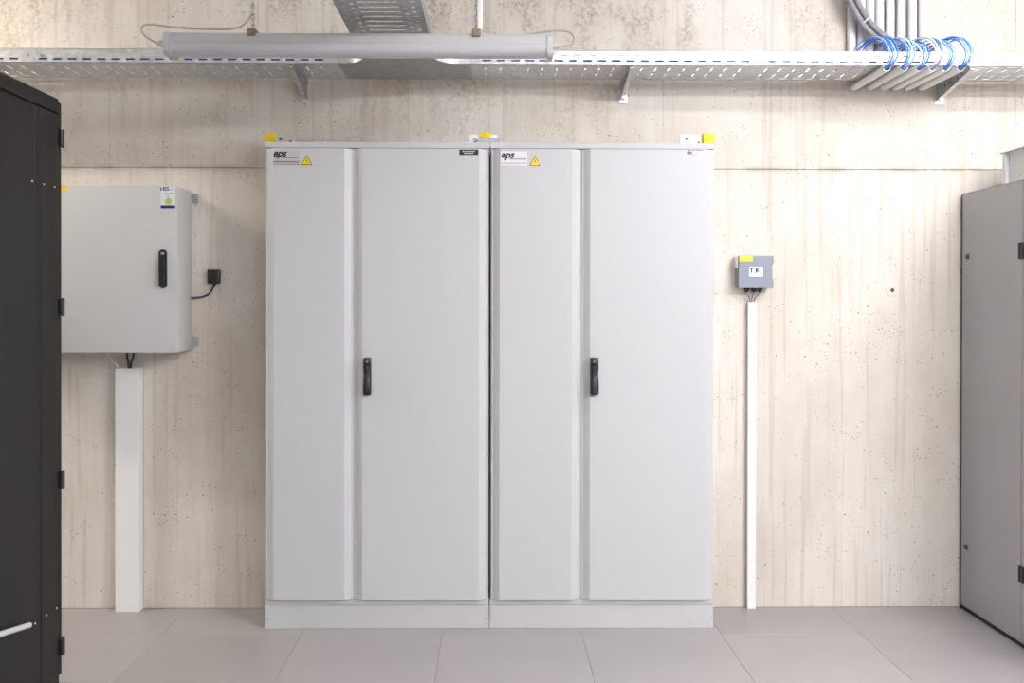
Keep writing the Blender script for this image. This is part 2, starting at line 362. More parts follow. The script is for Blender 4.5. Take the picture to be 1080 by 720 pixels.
def cabinet(x0, x1, spx, label):
    t = thing('electrical_cabinet', ((x0+x1)/2, (Y_CAB+Y_WALL)/2, 0), label, 'cabinet', 'light grey electrical cabinets side by side')
    g = 0.004
    obj('body', box(x0+g, x1-g, Y_BODY+0.002, Y_WALL-0.006, Z_PL, Z_D1+0.0045), M_CAB, t)
    bm = bmesh.new(); add_box(bm, x0+0.0015, x1-0.0015, Y_CAB, Y_WALL-0.004, Z_D1+0.0048, Z_TOP, 0.002, 2)   # top cover
    obj('top_gap_shade', box(x0+0.012, x1-0.012, Y_CAB+0.0005, Y_BODY+0.001, Z_D1-0.004, Z_D1+0.0047), M_GAP, t)  # dark strip painting the shade in the gap above the doors
    obj('top_cover', bm, M_CAB, t)
    obj('bottom_rail', box(x0+0.002, x1-0.002, Y_CAB, Y_BODY+0.004, Z_PL+0.0015, Z_D0-0.002, 0.001, 1), M_CAB, t)
    pl = obj('plinth', box(x0+0.0012, x1-0.0012, Y_CAB-0.001, Y_WALL-0.05, 0.0, Z_PL, 0.0015, 1), M_CAB, t)
    for sx in (x0+0.011, x1-0.011):
        z = at(282, 652, Y_CAB).z
        obj('screw', cyl((sx, Y_CAB-0.0005, z), (sx, Y_CAB-0.0030, z), 0.0042, n=10), M_GALV_DULL, pl)
    yd = Y_CAB - 0.001
    l0, l1, w0, w1 = (at(p, 400, yd).x for p in spx)
    nd = obj('door', door_panel(l0, l1), M_CAB, t); nd['label'] = 'narrow left door'
    wd = obj('door', door_panel(w0, w1), M_CAB, t); wd['label'] = 'wide right door with black lever handle'
    obj('door_gasket', box((l1+w0)/2-0.012, (l1+w0)/2+0.012, yd, Y_BODY+0.001, Z_D0, Z_D1), M_CAB, t)
    return t, nd, wd
YF = Y_CAB - 0.023                                   # flat of the doors
c1, n1, w1 = cabinet(XC[0], XC[1], (281.0, 372.2, 374.4, 513.6), 'left of the two tall light grey cabinets, beside the wall enclosure')
c2, n2, w2 = cabinet(XC[1], XC[2], (518.4, 610.8, 613.2, 751.6), 'right of the two tall light grey cabinets, beside the small grey control box')
lever_handle(w1, 383.2, 391.6, 376.5, 416, YF); lever_handle(w2, 622.2, 631.4, 376.5, 416, YF)
name_plate(c1, 288, 158, 316, 174, YF, M_LABEL, M_INKG); warning_sign(c1, 323.5, 163.5, 174, YF)
name_plate(c2, 528, 159.5, 556, 175.5, YF, M_LABELW, mat('faint_ink', (0.45, 0.43, 0.47), 0.6)); warning_sign(c2, 564.3, 164, 175, YF)
a, b = at(484.3, 157.8, YF), at(504.3, 163.4, YF)
sg = obj('sign_plate', box(a.x, b.x, YF-0.0012, YF, b.z, a.z), M_INK, c1); sg['label'] = 'small black engraved plate'
bm = bmesh.new(); dashes(bm, a.x+0.014, b.x-0.014, a.z-0.0075, 0.0035, YF-0.0013, 9, 2); dashes(bm, a.x+0.02, b.x-0.02, a.z-0.0155, 0.0035, YF-0.0013, 7, 4)
obj('small_print', bm, M_LABELW, sg)
a, b = at(725, 157.6, YF), at(745, 163, YF)
sg = obj('sign_plate', box(a.x, b.x, YF-0.0012, YF, b.z, a.z), M_LABELW, c2); sg['label'] = 'small white sticker with purple print'
bm = bmesh.new(); dashes(bm, a.x+0.002, b.x-0.014, a.z-0.004, 0.005, YF-0.0013, 6, 2); add_box(bm, a.x+0.001, a.x+0.020, YF-0.0017, YF-0.0012, b.z+0.001, a.z-0.008)
dashes(bm, a.x+0.022, a.x+0.042, b.z+0.003, 0.003, YF-0.0013, 4, 4); obj('small_print', bm, M_PURP, sg)
# fixing brackets with yellow caps on the cabinet tops
YB = 4.47
def top_bracket(px0, px1, py, cap0, cap1, capy, parent, wing=None):
    a, b = at(px0, py, YB), at(px1, py, YB); zt = a.z; z0 = Z_TOP
    bm = bmesh.new(); add_box(bm, a.x, b.x, YB, YB+0.004, z0, zt, 0.001, 1); add_box(bm, a.x, b.x, YB+0.003, YB+0.06, z0, z0+0.004)
    pl = obj('fixing_bracket', bm, M_GALV, parent)
    for f, v in ((0.3, 0.65), (0.78, 0.4)):
        X, Z = a.x+(b.x-a.x)*f, z0+(zt-z0)*v
        obj('bracket_hole', cyl((X, YB-0.0005, Z), (X, YB-0.0015, Z), 0.0055, n=12), M_GAP, pl)
    c0, c1_ = at(cap0, capy, YB-0.02), at(cap1, capy, YB-0.02)
    obj('yellow_cap', box(c0.x, c1_.x, YB-0.022, YB+0.012, z0+0.001, c0.z, 0.004), M_YEL, pl, True)
    return pl
top_bracket(289, 311, 142, 279, 290.5, 140.3, c1)
top_bracket(717.5, 742, 142, 741.5, 754.0, 140.3, c2)
mb = thing('joining_bracket', ((XC[0]+XC[2])/2, YB, Z_TOP), 'galvanised bracket with yellow cap joining the tops of both grey cabinets', 'bracket')
a, b = at(495.5, 141.5, YB), at(524.5, 141, YB)
bm = bmesh.new(); add_box(bm, a.x, b.x, YB, YB+0.004, Z_TOP+0.0005, a.z, 0.001, 1); add_box(bm, a.x, b.x, YB+0.003, YB+0.06, Z_TOP+0.0005, Z_TOP+0.0045)
obj('plate', bm, M_GALV, mb)
c = at(499, 150, Y_CAB+0.02); e = at(528, 145.3, Y_CAB+0.02)
obj('joining_bar', box(at(504, 150, YB-0.03).x, at(528, 150, YB-0.03).x, YB-0.032, YB-0.024, Z_TOP+0.0005, at(504, 145.2, YB-0.03).z), M_GALV_DULL, mb)
p = at(501, 147.5, YB-0.01); obj('bolt', cyl((p.x, YB+0.001, p.z), (p.x, YB-0.012, p.z), 0.009, n=6), M_GALV_DULL, mb)
obj('yellow_cap', box(at(505.5, 145, YB).x, at(517.5, 145, YB).x, YB-0.020, YB+0.012, at(505, 145.4, YB-0.02).z, at(505, 139.4, YB-0.02).z, 0.004), M_YEL, mb, True)

# ------------------------------------------------------------------ wall enclosure on the left
YE = 4.425                                          # its front
ex1 = at(187.3, 300, YE).x; ez1 = at(150, 195.3, YE).z; ez0 = at(150, 372, YE).z; ex0 = ex1 - 0.76
en = thing('wall_enclosure', ((ex0+ex1)/2, (YE+Y_WALL)/2, ez0), 'light grey wall-mounted enclosure with black lever handle beside the black rack', 'enclosure')
M_ENC = mat('warm_grey_powder_coat', (0.57, 0.575, 0.57), 0.42, bump=0.03, bscale=700)
obj('body', box(ex0+0.002, ex1-0.001, YE+0.020, Y_WALL-0.012, ez0+0.003, ez1-0.002, 0.004, 2), M_ENC, en, True)
dr = obj('door', box(ex0, ex1, YE, YE+0.018, ez0, ez1, 0.004, 3), M_ENC, en, True)
obj('door_gasket', box(ex0+0.006, ex1-0.006, YE+0.0175, YE+0.0205, ez0+0.007, ez1-0.007), M_GAP, en)
# long oval handle
p0, p1 = at(167.3, 263, YE-0.01), at(175.6, 304, YE-0.01); w = (p1.x-p0.x)/2; cx = (p0.x+p1.x)/2
def stadium(cx, z0, z1, r, n=10):
    return [(cx + r*math.cos(math.pi*k/n), z1 - r + r*math.sin(math.pi*k/n)) for k in range(n+1)] + [(cx - r*math.cos(math.pi*k/n), z0 + r - r*math.sin(math.pi*k/n)) for k in range(n+1)]
obj('handle_base', prism(stadium(cx, p1.z, p0.z, w), 'y', YE-0.009, YE+0.0005), M_BLACK, dr, True)
obj('handle', prism(stadium(cx, p1.z+0.006, p0.z-0.045, w*0.66), 'y', YE-0.026, YE-0.008), M_BLACK, dr, True)
obj('lock_cylinder', box(cx-0.008, cx+0.008, YE-0.012, YE-0.008, p0.z-0.024, p0.z-0.013, 0.002), M_GALV_DULL, dr, True)
# maker's sticker
a, b = at(169.6, 197, YE), at(184.8, 220, YE); W, Hh = b.x-a.x, a.z-b.z
st = obj('sticker', box(a.x, b.x, YE-0.0010, YE, b.z, a.z), M_LABELW, en); st['label'] = 'white sticker with green emblem and navy band'
obj('navy_band', box(a.x, b.x, YE-0.0014, YE-0.0009, b.z+Hh*0.015, b.z+Hh*0.155), M_NAVY, st)
ccx, ccz = a.x+W*0.52, b.z+Hh*0.33
obj('emblem_ring', cyl((ccx, YE-0.0009, ccz), (ccx, YE-0.0013, ccz), W*0.28, n=24), mat('pale_green_ink', (0.55, 0.62, 0.45), 0.5), st)
obj('emblem', cyl((ccx+W*0.03, YE-0.0012, ccz+W*0.02), (ccx+W*0.03, YE-0.0016, ccz+W*0.02), W*0.19, n=20), M_GREEN, st)
text_mesh('logo_lettering', 'HES', 0.023, M_NAVY, st, (a.x+W*0.28, YE-0.0012, a.z-Hh*0.10), 0, 0.0006, 0.0003)
bm = bmesh.new(); dashes(bm, a.x+W*0.54, b.x-W*0.04, a.z-Hh*0.12, Hh*0.025, YE-0.0011, 7, 1); dashes(bm, a.x+W*0.55, b.x-W*0.12, a.z-Hh*0.29, Hh*0.03, YE-0.0011, 4, 2)
dashes(bm, a.x+W*0.2, b.x-W*0.5, a.z-Hh*0.29, Hh*0.02, YE-0.0011, 4, 9); dashes(bm, a.x+W*0.38, a.x+W*0.58, a.z-Hh*0.44, Hh*0.035, YE-0.0011, 3, 3); obj('small_print', bm, M_PURP, st)
a, b = at(60.5, 195.8, YE), at(70.3, 202, YE)
y = obj('sticker', box(a.x, b.x, YE-0.0010, YE, b.z, a.z-0.001), M_YEL, en); y['label'] = 'yellow corner sticker'
for py in (209, 360):                               # wall lugs
    p = at(206.5, py, Y_WALL-0.004)
    bm = bmesh.new(); add_box(bm, ex1-0.03, p.x+0.012, Y_WALL-0.0125, Y_WALL-0.0005, p.z-0.022, p.z+0.022, 0.002, 1)
    lug = obj('wall_lug', bm, M_GALV_DULL, en)
    obj('bolt', cyl((p.x, Y_WALL-0.012, p.z), (p.x, Y_WALL-0.020, p.z), 0.008, n=6), M_GALV_DULL, lug)
# vertical trunking below it, with its cables
YT = 4.585
a, b = at(121.5, 388.5, YT), at(146.3, 388.5, YT)
tr = thing('cable_trunking', ((a.x+b.x)/2, (YT+Y_WALL)/2, 0), 'wide white vertical cable trunking under the wall enclosure', 'trunking')
bm = bmesh.new()
for (q0, q1, y0, y1) in ((a.x, a.x+0.003, YT+0.004, Y_WALL-0.001), (b.x-0.003, b.x, YT+0.004, Y_WALL-0.001), (a.x, b.x, Y_WALL-0.004, Y_WALL-0.001)):
    add_box(bm, q0, q1, y0, y1, 0.0, a.z+0.004)
obj('trunking_base', bm, M_WHITE, tr)
obj('trunking_cover', box(a.x-0.001, b.x+0.001, YT, YT+0.006, 0.0, a.z, 0.0015, 2), M_WHITE, tr)
yc = (YT+Y_WALL)/2 - 0.002; zt = a.z - 0.10
def cable(name, pts, r, m, label, cat='cable', group=None, n=8, sub=8):
    return tag(obj(name, tube(pts, r, n, sub), m, None, True, 60), label, cat, group)
q = lambda px, py, Y=yc: at(px, py, Y)
cable('power_cable', [q(112, 367), q(113, 374), q(119, 381), q(124.5, 387), (q(126, 390).x, yc, zt)], 0.0045, M_PIPE, 'thin pale grey cable curving from the enclosure into the wide trunking')
cable('power_cable', [q(134, 367, yc-0.012), q(134, 376, yc-0.012), q(135.5, 385, yc-0.012), (q(136, 390).x, yc-0.012, zt)], 0.0055, M_BLACK, 'left of two black cables dropping from the enclosure into the trunking', group='black cables under the wall enclosure')
cable('power_cable', [q(141, 367, yc+0.003), q(140.5, 376, yc+0.003), q(138, 385, yc+0.003), (q(137.5, 390).x, yc+0.003, zt)], 0.0055, M_BLACK, 'right of two black cables dropping from the enclosure into the trunking', group='black cables under the wall enclosure')
# black wall box and its cable
a, b = at(218.6, 284.5, Y_WALL-0.03), at(231.4, 298.8, Y_WALL-0.03)
jb = thing('junction_box', ((a.x+b.x)/2, Y_WALL-0.015, b.z), 'small square black junction box on the concrete between enclosure and cabinet', 'junction box')
obj('box_body', box(a.x+0.001, b.x-0.001, Y_WALL-0.022, Y_WALL-0.0005, b.z, a.z, 0.002), M_BLACK, jb, True)
obj('box_lid', box(a.x, b.x, Y_WALL-0.032, Y_WALL-0.0215, b.z-0.001, a.z+0.001, 0.003), M_BLACK, jb, True)
gx = (a.x+b.x)/2
obj('cable_gland', cyl((gx, Y_WALL-0.016, b.z+0.001), (gx, Y_WALL-0.016, b.z-0.014), 0.008, 0.006, 12), M_BLACK, jb, True)
yy = Y_WALL-0.016
cable('signal_cable', [(gx, yy, b.z-0.012), at(224.3, 304, yy), at(221, 309.5, yy), at(214, 312.6, yy), at(207, 313.6, yy), (ex1-0.004, yy-0.004, at(202, 313.8, yy).z)], 0.0048, mat('dark_blue_cable_sheath', (0.02, 0.05, 0.09), 0.45), 'dark blue cable curving from the black junction box to the enclosure')

# ------------------------------------------------------------------ small control box on the right
YK = 4.575
a, b = at(779.3, 269.7, YK), at(815.8, 303.7, YK); W, Hh = b.x-a.x, a.z-b.z
kb = thing('control_box', ((a.x+b.x)/2, (YK+Y_WALL)/2, b.z), 'small blue-grey control box with display on the concrete wall', 'control box')
M_KB = mat('blue_grey_plastic', (0.24, 0.265, 0.305), 0.45)
obj('box_body', box(a.x-0.002, b.x-0.010, YK+0.020, Y_WALL-0.0005, b.z+0.001, a.z-0.001, 0.003), M_KB, kb, True)
n_ = 0.006                                          # front cover with a notch in its right edge
pts = [(a.x, b.z), (b.x, b.z), (b.x, b.z+Hh*0.22), (b.x-n_, b.z+Hh*0.34), (b.x-n_, b.z+Hh*0.72), (b.x, b.z+Hh*0.76), (b.x, a.z), (a.x, a.z)]
obj('front_cover', prism(pts, 'y', YK, YK+0.022), M_KB, kb)
obj('side_cover', box(a.x-0.008, a.x-0.001, YK+0.010, Y_WALL-0.001, b.z+Hh*0.62, a.z-0.002, 0.002), M_LABELW, kb, True)
obj('yellow_sticker', box(a.x+0.002, a.x+W*0.40, YK-0.001, YK, a.z-Hh*0.17, a.z-0.002), M_YEL, kb)
sx0, sx1, sz0, sz1 = a.x+W*0.29, a.x+W*0.69, b.z+Hh*0.36, b.z+Hh*0.67
sc = obj('display', box(sx0, sx1, YK-0.0012, YK+0.0005, sz0, sz1, 0.0004, 1), mat('display_screen', (0.62, 0.72, 0.92), 0.2, emit=(0.70, 0.82, 1.0), estr=0.5), kb)
obj('display_frame', box(sx0-0.004, sx1+0.004, YK-0.0008, YK+0.0002, sz0-0.004, sz1+0.005), mat('display_bezel', (0.16, 0.19, 0.36), 0.4), kb)
text_mesh('display_text', 'T K', 0.030, M_NAVY, sc, (sx0+(sx1-sx0)*0.40, YK-0.0015, sz0+(sz1-sz0)*0.58), 0, 0.0018, 0.0003)
bm = bmesh.new()
for v in (0.25, 0.5, 0.75): add_box(bm, sx1-0.011, sx1-0.003, YK-0.0017, YK-0.0011, sz0+(sz1-sz0)*v-0.002, sz0+(sz1-sz0)*v+0.002)
obj('display_icons', bm, M_PURP, sc)
g3 = []
yg = (YK+0.022+Y_WALL)/2
for px in (787.5, 794.5, 801.5):
    X = at(px, 300, yg).x; g3.append(X)
    bm = bmesh.new(); add_cyl(bm, (X, yg, b.z+0.002), (X, yg, b.z-0.010), 0.0115, n=6); add_cyl(bm, (X, yg, b.z-0.009), (X, yg, b.z-0.019), 0.0105, 0.0075, 14)
    obj('cable_gland', bm, M_BLACK, kb)
YN = 4.615
a2, b2 = at(789.3, 318, YN), at(797.6, 318, YN); cxn = (a2.x+b2.x)/2
nt_ = thing('cable_trunking', (cxn, (YN+Y_WALL)/2, 0), 'slim white vertical cable trunking below the small control box', 'trunking')
bm = bmesh.new()
for (q0, q1, y0, y1) in ((a2.x, a2.x+0.002, YN+0.003, Y_WALL-0.0008), (b2.x-0.002, b2.x, YN+0.003, Y_WALL-0.0008), (a2.x, b2.x, Y_WALL-0.003, Y_WALL-0.0008)): add_box(bm, q0, q1, y0, y1, 0, a2.z)
obj('trunking_base', bm, M_WHITE, nt_); obj('trunking_cover', box(a2.x-0.0008, b2.x+0.0008, YN, YN+0.004, 0, a2.z-0.002, 0.001, 2), M_WHITE, nt_)
for k, (X, nm) in enumerate(zip(g3, ('leftmost', 'middle', 'rightmost'))):
    xe = cxn + (k-1)*0.008
    cable('sensor_cable', [(X, yg, b.z-0.017), (X*0.85+xe*0.15, yg, b.z-0.030), (xe*0.8+X*0.2, YN+0.014, a2.z+0.012), (xe, YN+0.015, a2.z-0.05)], 0.0028, M_GCAB, nm + ' of three thin grey cables between control box and slim trunking', group='thin cables under the control box')

# ------------------------------------------------------------------ cable tray along the wall
TZ = 2.453; TF, TB = 4.305, 4.598; TH = 0.060; P = 0.0623; SL = 0.037; TT = 0.0015
ux = lambda px: at(px, 67, TF).x
def rail(bm, u0, u1, phase, fn, lip):               # fn(u, v, w): v is height, w is thickness
    us, vs = [u0, u1], [0, 0.0115, 0.0190, 0.036, 0.0415, TH]; lo, up = [], []
    k = math.ceil((u0 - phase)/P)
    while phase + k*P + SL < u1 - 0.012:
        s = phase + k*P
        if s > u0 + 0.012: lo.append((s, s+SL)); us += [s, s+SL]
        s2 = s + 0.026
        if s2 > u0 + 0.012 and s2 + SL < u1 - 0.012: up.append((s2, s2+SL*0.8)); us += [s2, s2+SL*0.8]
        k += 1
    def hole(u, v):
        if 0.0115 < v < 0.0190: return any(a < u < b for a, b in lo)
        if 0.036 < v < 0.0415: return any(a < u < b for a, b in up)
        return False
    perforated(bm, us, vs, hole, fn, TT)
    if lip: perforated(bm, [u0, u1], [0, 0.008], lambda u, v: False, lambda u, v, w: fn(u, TH - TT + w, v), TT)
def tray_floor(bm, u0, u1, phase, fn, width):
    us = [u0, u1]; A, C = [], []
    vs = [0, 0.030, 0.038, 0.070, 0.125, 0.168, 0.223, width-0.038, width-0.030, width]
    k = math.ceil((u0 - phase)/P)
    while phase + k*P + SL < u1 - 0.015:
        s = phase + k*P
        if s > u0 + 0.015: A.append((s, s+SL)); C.append((s+SL*0.35, s+SL*0.35+0.0065)); us += [s, s+SL, s+SL*0.35, s+SL*0.35+0.0065]
        k += 1
    def hole(u, v):
        if 0.030 < v < 0.038 or width-0.038 < v < width-0.030: return any(a < u < b for a, b in A)
        if 0.070 < v < 0.125 or 0.168 < v < 0.223: return any(a < u < b for a, b in C)
        return False
    perforated(bm, us, vs, hole, fn, TT)
PH = ux(40.7)                                       # first slot right of the joint at the left
def tray(u0, u1, label, phase):
    t = thing('cable_tray', ((u0+u1)/2, (TF+TB)/2, TZ), label, 'cable tray', 'galvanised cable tray sections along the wall')
    bm = bmesh.new(); tray_floor(bm, u0, u1, phase, lambda u, v, w: (u, TF+v, TZ+w), TB-TF); obj('tray_floor', bm, M_GALV, t)
    bm = bmesh.new(); rail(bm, u0, u1, phase, lambda u, v, w: (u, TF+w, TZ+v), True); obj('side_rail', bm, M_GALV, t)
    bm = bmesh.new(); rail(bm, u0, u1, phase, lambda u, v, w: (u, TB-w, TZ+v), True); obj('side_rail', bm, M_GALV, t)
    for e in (u0+0.028, u1-0.028):                  # joint bolts
        obj('joint_bolt', cyl((e, TF+0.001, TZ+0.030), (e, TF-0.004, TZ+0.030), 0.006, n=10), M_GALV_DULL, t)
    return t
S = [X_L+0.02, ux(36.6), ux(356), ux(497), ux(805), X_R-0.02]
GP = 0.0008
tray(S[0], S[1]-GP, 'section of slotted galvanised cable tray at the far left, above the black rack', PH)
tray(S[1]+GP, S[2]-GP, 'section of slotted galvanised cable tray left of the tee, above the wall enclosure', PH)
tray(S[3]+GP, S[4]-GP, 'section of slotted galvanised cable tray right of the tee, above the right cabinet', ux(508.5))
tray(S[4]+GP, S[5], 'section of slotted galvanised cable tray carrying the blue cable loops, far right', ux(825))
# tee piece
bx0, bx1 = at(382.5, 60, 4.2).x, at(458, 60, 4.2).x; RR = 0.105; YJ = TF - RR - 0.012
tee = thing('tray_tee', ((S[2]+S[3])/2, (TF+TB)/2, TZ), 'galvanised tee piece of the cable tray with rounded corners above the left cabinet', 'cable tray')
arc = lambda cx_, sgn: [(cx_ + sgn*RR*math.sin(a), TF - RR + RR*math.cos(a)) for a in [math.pi/2*k/10 for k in range(11)]]
left, right = arc(bx0-RR, 1), arc(bx1+RR, -1)
outline = [(S[2], TB), (S[2], TF)] + left + [(bx0, YJ), (bx1, YJ)] + right[::-1] + [(S[3], TF), (S[3], TB)]
obj('tee_floor', prism(outline, 'z', TZ, TZ+TT), M_GALV_DULL, tee)
def wall_strip(path, z0, z1, t):
    bm = bmesh.new(); V = []
    for i, (x, y_) in enumerate(path):
        q0, q1 = Vector(path[max(i-1, 0)]), Vector(path[min(i+1, len(path)-1)]); dd = (q1-q0).normalized(); nn = Vector((-dd.y, dd.x))*t
        V.append([bm.verts.new((x, y_, z0)), bm.verts.new((x, y_, z1)), bm.verts.new((x+nn.x, y_+nn.y, z1)), bm.verts.new((x+nn.x, y_+nn.y, z0))])
    for A, B in zip(V, V[1:]):
        for k in range(4): bm.faces.new((A[k], A[(k+1) % 4], B[(k+1) % 4], B[k]))
    bm.faces.new(V[0][::-1]); bm.faces.new(V[-1]); return bm
obj('corner_rail', wall_strip([(S[2]+GP, TF)] + left + [(bx0, YJ)], TZ, TZ+TH, TT), M_GALV, tee, True, 30)
obj('corner_rail', wall_strip([(bx1, YJ)] + right[::-1] + [(S[3]-GP, TF)], TZ, TZ+TH, TT), M_GALV, tee, True, 30)
obj('side_rail', box(S[2]+GP, S[3]-GP, TB-TT, TB, TZ, TZ+TH), M_GALV, tee)
# branch running into the room
BR0 = 0.9
br = thing('cable_tray', ((bx0+bx1)/2, 2.5, TZ), 'galvanised cable tray branch running from the tee towards the viewer above the luminaire', 'cable tray')
bw = bx1-bx0
def branch_floor(bm):
    us = [BR0, YJ-0.001]; vs = [0, bw]; H_ = []
    k = 0; y_ = BR0 + 0.03
    while y_ < YJ - 0.04:
        H_.append((y_, y_+0.015, bw*0.27, bw*0.73))
        for f in (0.10, 0.19, 0.81, 0.90): H_.append((y_+0.000+(0.02 if f in (0.19, 0.81) else 0), y_+0.014+(0.02 if f in (0.19, 0.81) else 0), bw*f-0.006, bw*f+0.006))
        y_ += 0.058
    for h_ in H_: us += [h_[0], h_[1]]; vs += [h_[2], h_[3]]
    perforated(bm, us, vs, lambda u, v: any(a < u < b and c_ < v < d_ for a, b, c_, d_ in H_ if abs(u-a) < 0.06), lambda u, v, w: (bx0+v, u, TZ+w), TT)
bm = bmesh.new(); branch_floor(bm); obj('tray_floor', bm, M_GALV_DULL, br)
bm = bmesh.new(); rail(bm, BR0, YJ-0.001, BR0+0.02, lambda u, v, w: (bx0+w, u, TZ+v), True); obj('side_rail', bm, M_GALV_DULL, br)
bm = bmesh.new(); rail(bm, BR0, YJ-0.001, BR0+0.02, lambda u, v, w: (bx1-w, u, TZ+v), True); obj('side_rail', bm, M_GALV_DULL, br)
for Y in (1.3, 2.6):                                # trapeze hangers, above the picture
    for X in (bx0-0.02, bx1+0.02): obj('hanger_rod', cyl((X, Y, TZ-0.02), (X, Y, Z_C), 0.004, n=8), M_GALV_DULL, br)
    obj('hanger_bar', box(bx0-0.035, bx1+0.035, Y-0.015, Y+0.015, TZ-0.022, TZ-0.0005), M_GALV_DULL, br)
# cantilever brackets
def bracket(px, label, side):
    X = at(px, 70, TF+0.01).x
    t = thing('tray_bracket', (X, Y_WALL-0.15, TZ-0.085), label, 'bracket', 'cantilever brackets under the cable tray')
    z1 = TZ-0.001; za, zw = z1-0.016, z1-0.088; y0, y1 = TF-0.004, Y_WALL-0.006
    obj('web', prism([(y0, z1), (y0, za), (y1-0.06, zw+0.014), (y1, zw+0.002), (y1, z1)], 'x', X-0.0015, X+0.0015), M_GALV_DULL, t)
    dx = 0.018*side
    obj('lower_flange', prism([(y0, za), (y0, za+0.003), (y1-0.06, zw+0.017), (y1-0.06, zw+0.014)], 'x', X, X+dx), M_GALV, t)
    obj('upper_flange', box(X, X+dx, y0, y1, z1-0.003, z1), M_GALV_DULL, t)
    wp = obj('wall_plate', box(X-0.006 if side > 0 else X-0.034, X+0.034 if side > 0 else X+0.006, Y_WALL-0.0065, Y_WALL-0.0005, zw-0.012, z1, 0.001, 1), M_GALV, t)
    obj('bolt', cyl((X+0.018*side, Y_WALL-0.006, zw+0.012), (X+0.018*side, Y_WALL-0.020, zw+0.012), 0.008, n=6), M_GALV, wp)
    for f in (0.35, 0.55, 0.72):
        Y = y0+(y1-y0)*f; Z = z1-0.018-0.02*f
        obj('web_hole', cyl((X-0.0022, Y, Z), (X+0.0022, Y, Z), 0.0055, n=10), M_GAP, t)
bracket(309.5, 'cantilever bracket under the tray, above the left cabinet', -1)
bracket(664, 'cantilever bracket under the tray, above the right cabinet', 1)
bracket(1022, 'cantilever bracket under the tray, beside the white conduit stubs', 1)
bracket(-60, 'cantilever bracket under the tray, behind the black rack', -1)
# blue cables lying in the tray
for k in range(6):
    yk = TF + 0.010 + (k % 3)*0.013; zk = TZ + 0.0085 + (k//3)*0.0115; pts = []
    for i in range(24):
        x = S[0]+0.1 + (ux(990)-S[0]-0.1)*i/23
        pts.append((x, yk + random.uniform(-0.0015, 0.002), zk + random.uniform(-0.001, 0.0015)))
    cable('data_cable', pts, 0.0046, M_BLUE if k != 4 else M_BLUE_LIT, 'blue data cable lying in the wall tray, seen through its slots', 'cable', 'blue data cables inside the cable tray', 6, 2)

# ------------------------------------------------------------------ conduits, stubs and cable loops at the top right
CP = (898, 908, 917.5, 927.5, 938.5, 950, 962, 973); order = ('first', 'second', 'third', 'fourth', 'fifth', 'sixth', 'seventh', 'last')
for px, o_ in zip(CP, order):
    X = at(px, 30, Y_WALL-0.02).x
    t = tag(obj('conduit_pipe', cyl((X, Y_WALL-0.0205, TZ+0.012), (X, Y_WALL-0.0205, Z_C), 0.0195, n=20), M_PIPE, None, True, 60),
            o_ + ' from the left of the eight vertical pale conduit pipes above the tray', 'conduit', 'vertical conduit pipes above the tray')
stub = [(935.5, 73.5), (953.5, 76), (969.5, 76.5), (983.5, 77), (997.5, 77), (1013.5, 76.5)]
RS = 0.0165
for k, (px, py) in enumerate(stub):
    o_ = ('leftmost', 'second', 'third', 'fourth', 'fifth', 'rightmost')[k]
    Y0 = TF - 0.045; p = at(px, py, Y0); zc = TZ - RS - 0.0015
    X = p.x
    tag(obj('conduit_stub', hollow_tube((X, Y0, zc-0.001), (X-0.004, Y_WALL-0.001, zc-0.004), RS, RS-0.002), M_WHITE, None, True, 40),
        (o_ if k in (0, 5) else o_ + ' from the left') + ' of six white conduit stubs running under the tray to the wall', 'conduit', 'white conduit stubs under the tray')
    rnd = random.Random(20+k)
    lean = -0.060 - rnd.uniform(0, 0.020); out = 0.050 + rnd.uniform(0, 0.02); top0 = TZ + TH + 0.030 + rnd.uniform(0.0, 0.020); yk = TF + 0.062 + 0.026*k
    for c_ in range(4):                             # side by side in the bore, then one above the other in the tray
        ox = (c_ - 1.5)*0.0069; topz = top0 + rnd.uniform(0, 0.012); zr = TZ + 0.0065 + 0.0074*(3 - c_)
        white = (k == 3 and c_ in (0, 1, 3)) or (k == 1 and c_ == 2) or (k == 4 and c_ == 3) or (k == 2 and c_ == 0)
        pts = [(X+ox, Y0+0.12, zc-0.004), (X+ox, Y0+0.01, zc-0.001), (X+ox*1.2+0.004, Y0-out*0.55, zc+0.012), (X+ox*1.6+0.004, Y0-out, zc+0.05),
               (X+ox*2+lean*0.25, Y0-out*0.65, topz-0.022), (X+lean*0.6+ox*2.2, TF-0.006, topz), (X+lean+ox*2, yk*0.6+TF*0.4+0.012, topz-0.022), (X+lean*1.25+ox*1.8, yk, TZ+0.050),
               (X+lean*1.4+ox*1.8, yk, zr+0.006), (X+lean*1.4+ox-0.05, yk, zr), (X+lean*1.4-0.22, yk, zr)]
        m_ = M_WCAB if white else (M_BLUE_LIT if (c_ + k) % 2 == 0 else M_BLUE)
        wd_ = 'white' if white else 'blue'
        cable('data_cable', pts, 0.0034, m_, wd_ + ' cable looping from the ' + (o_ if k in (0, 5) else o_ + '-from-left') + ' white conduit stub into the tray', 'cable', 'cables looping out of conduit stub, ' + o_, 6, 6)
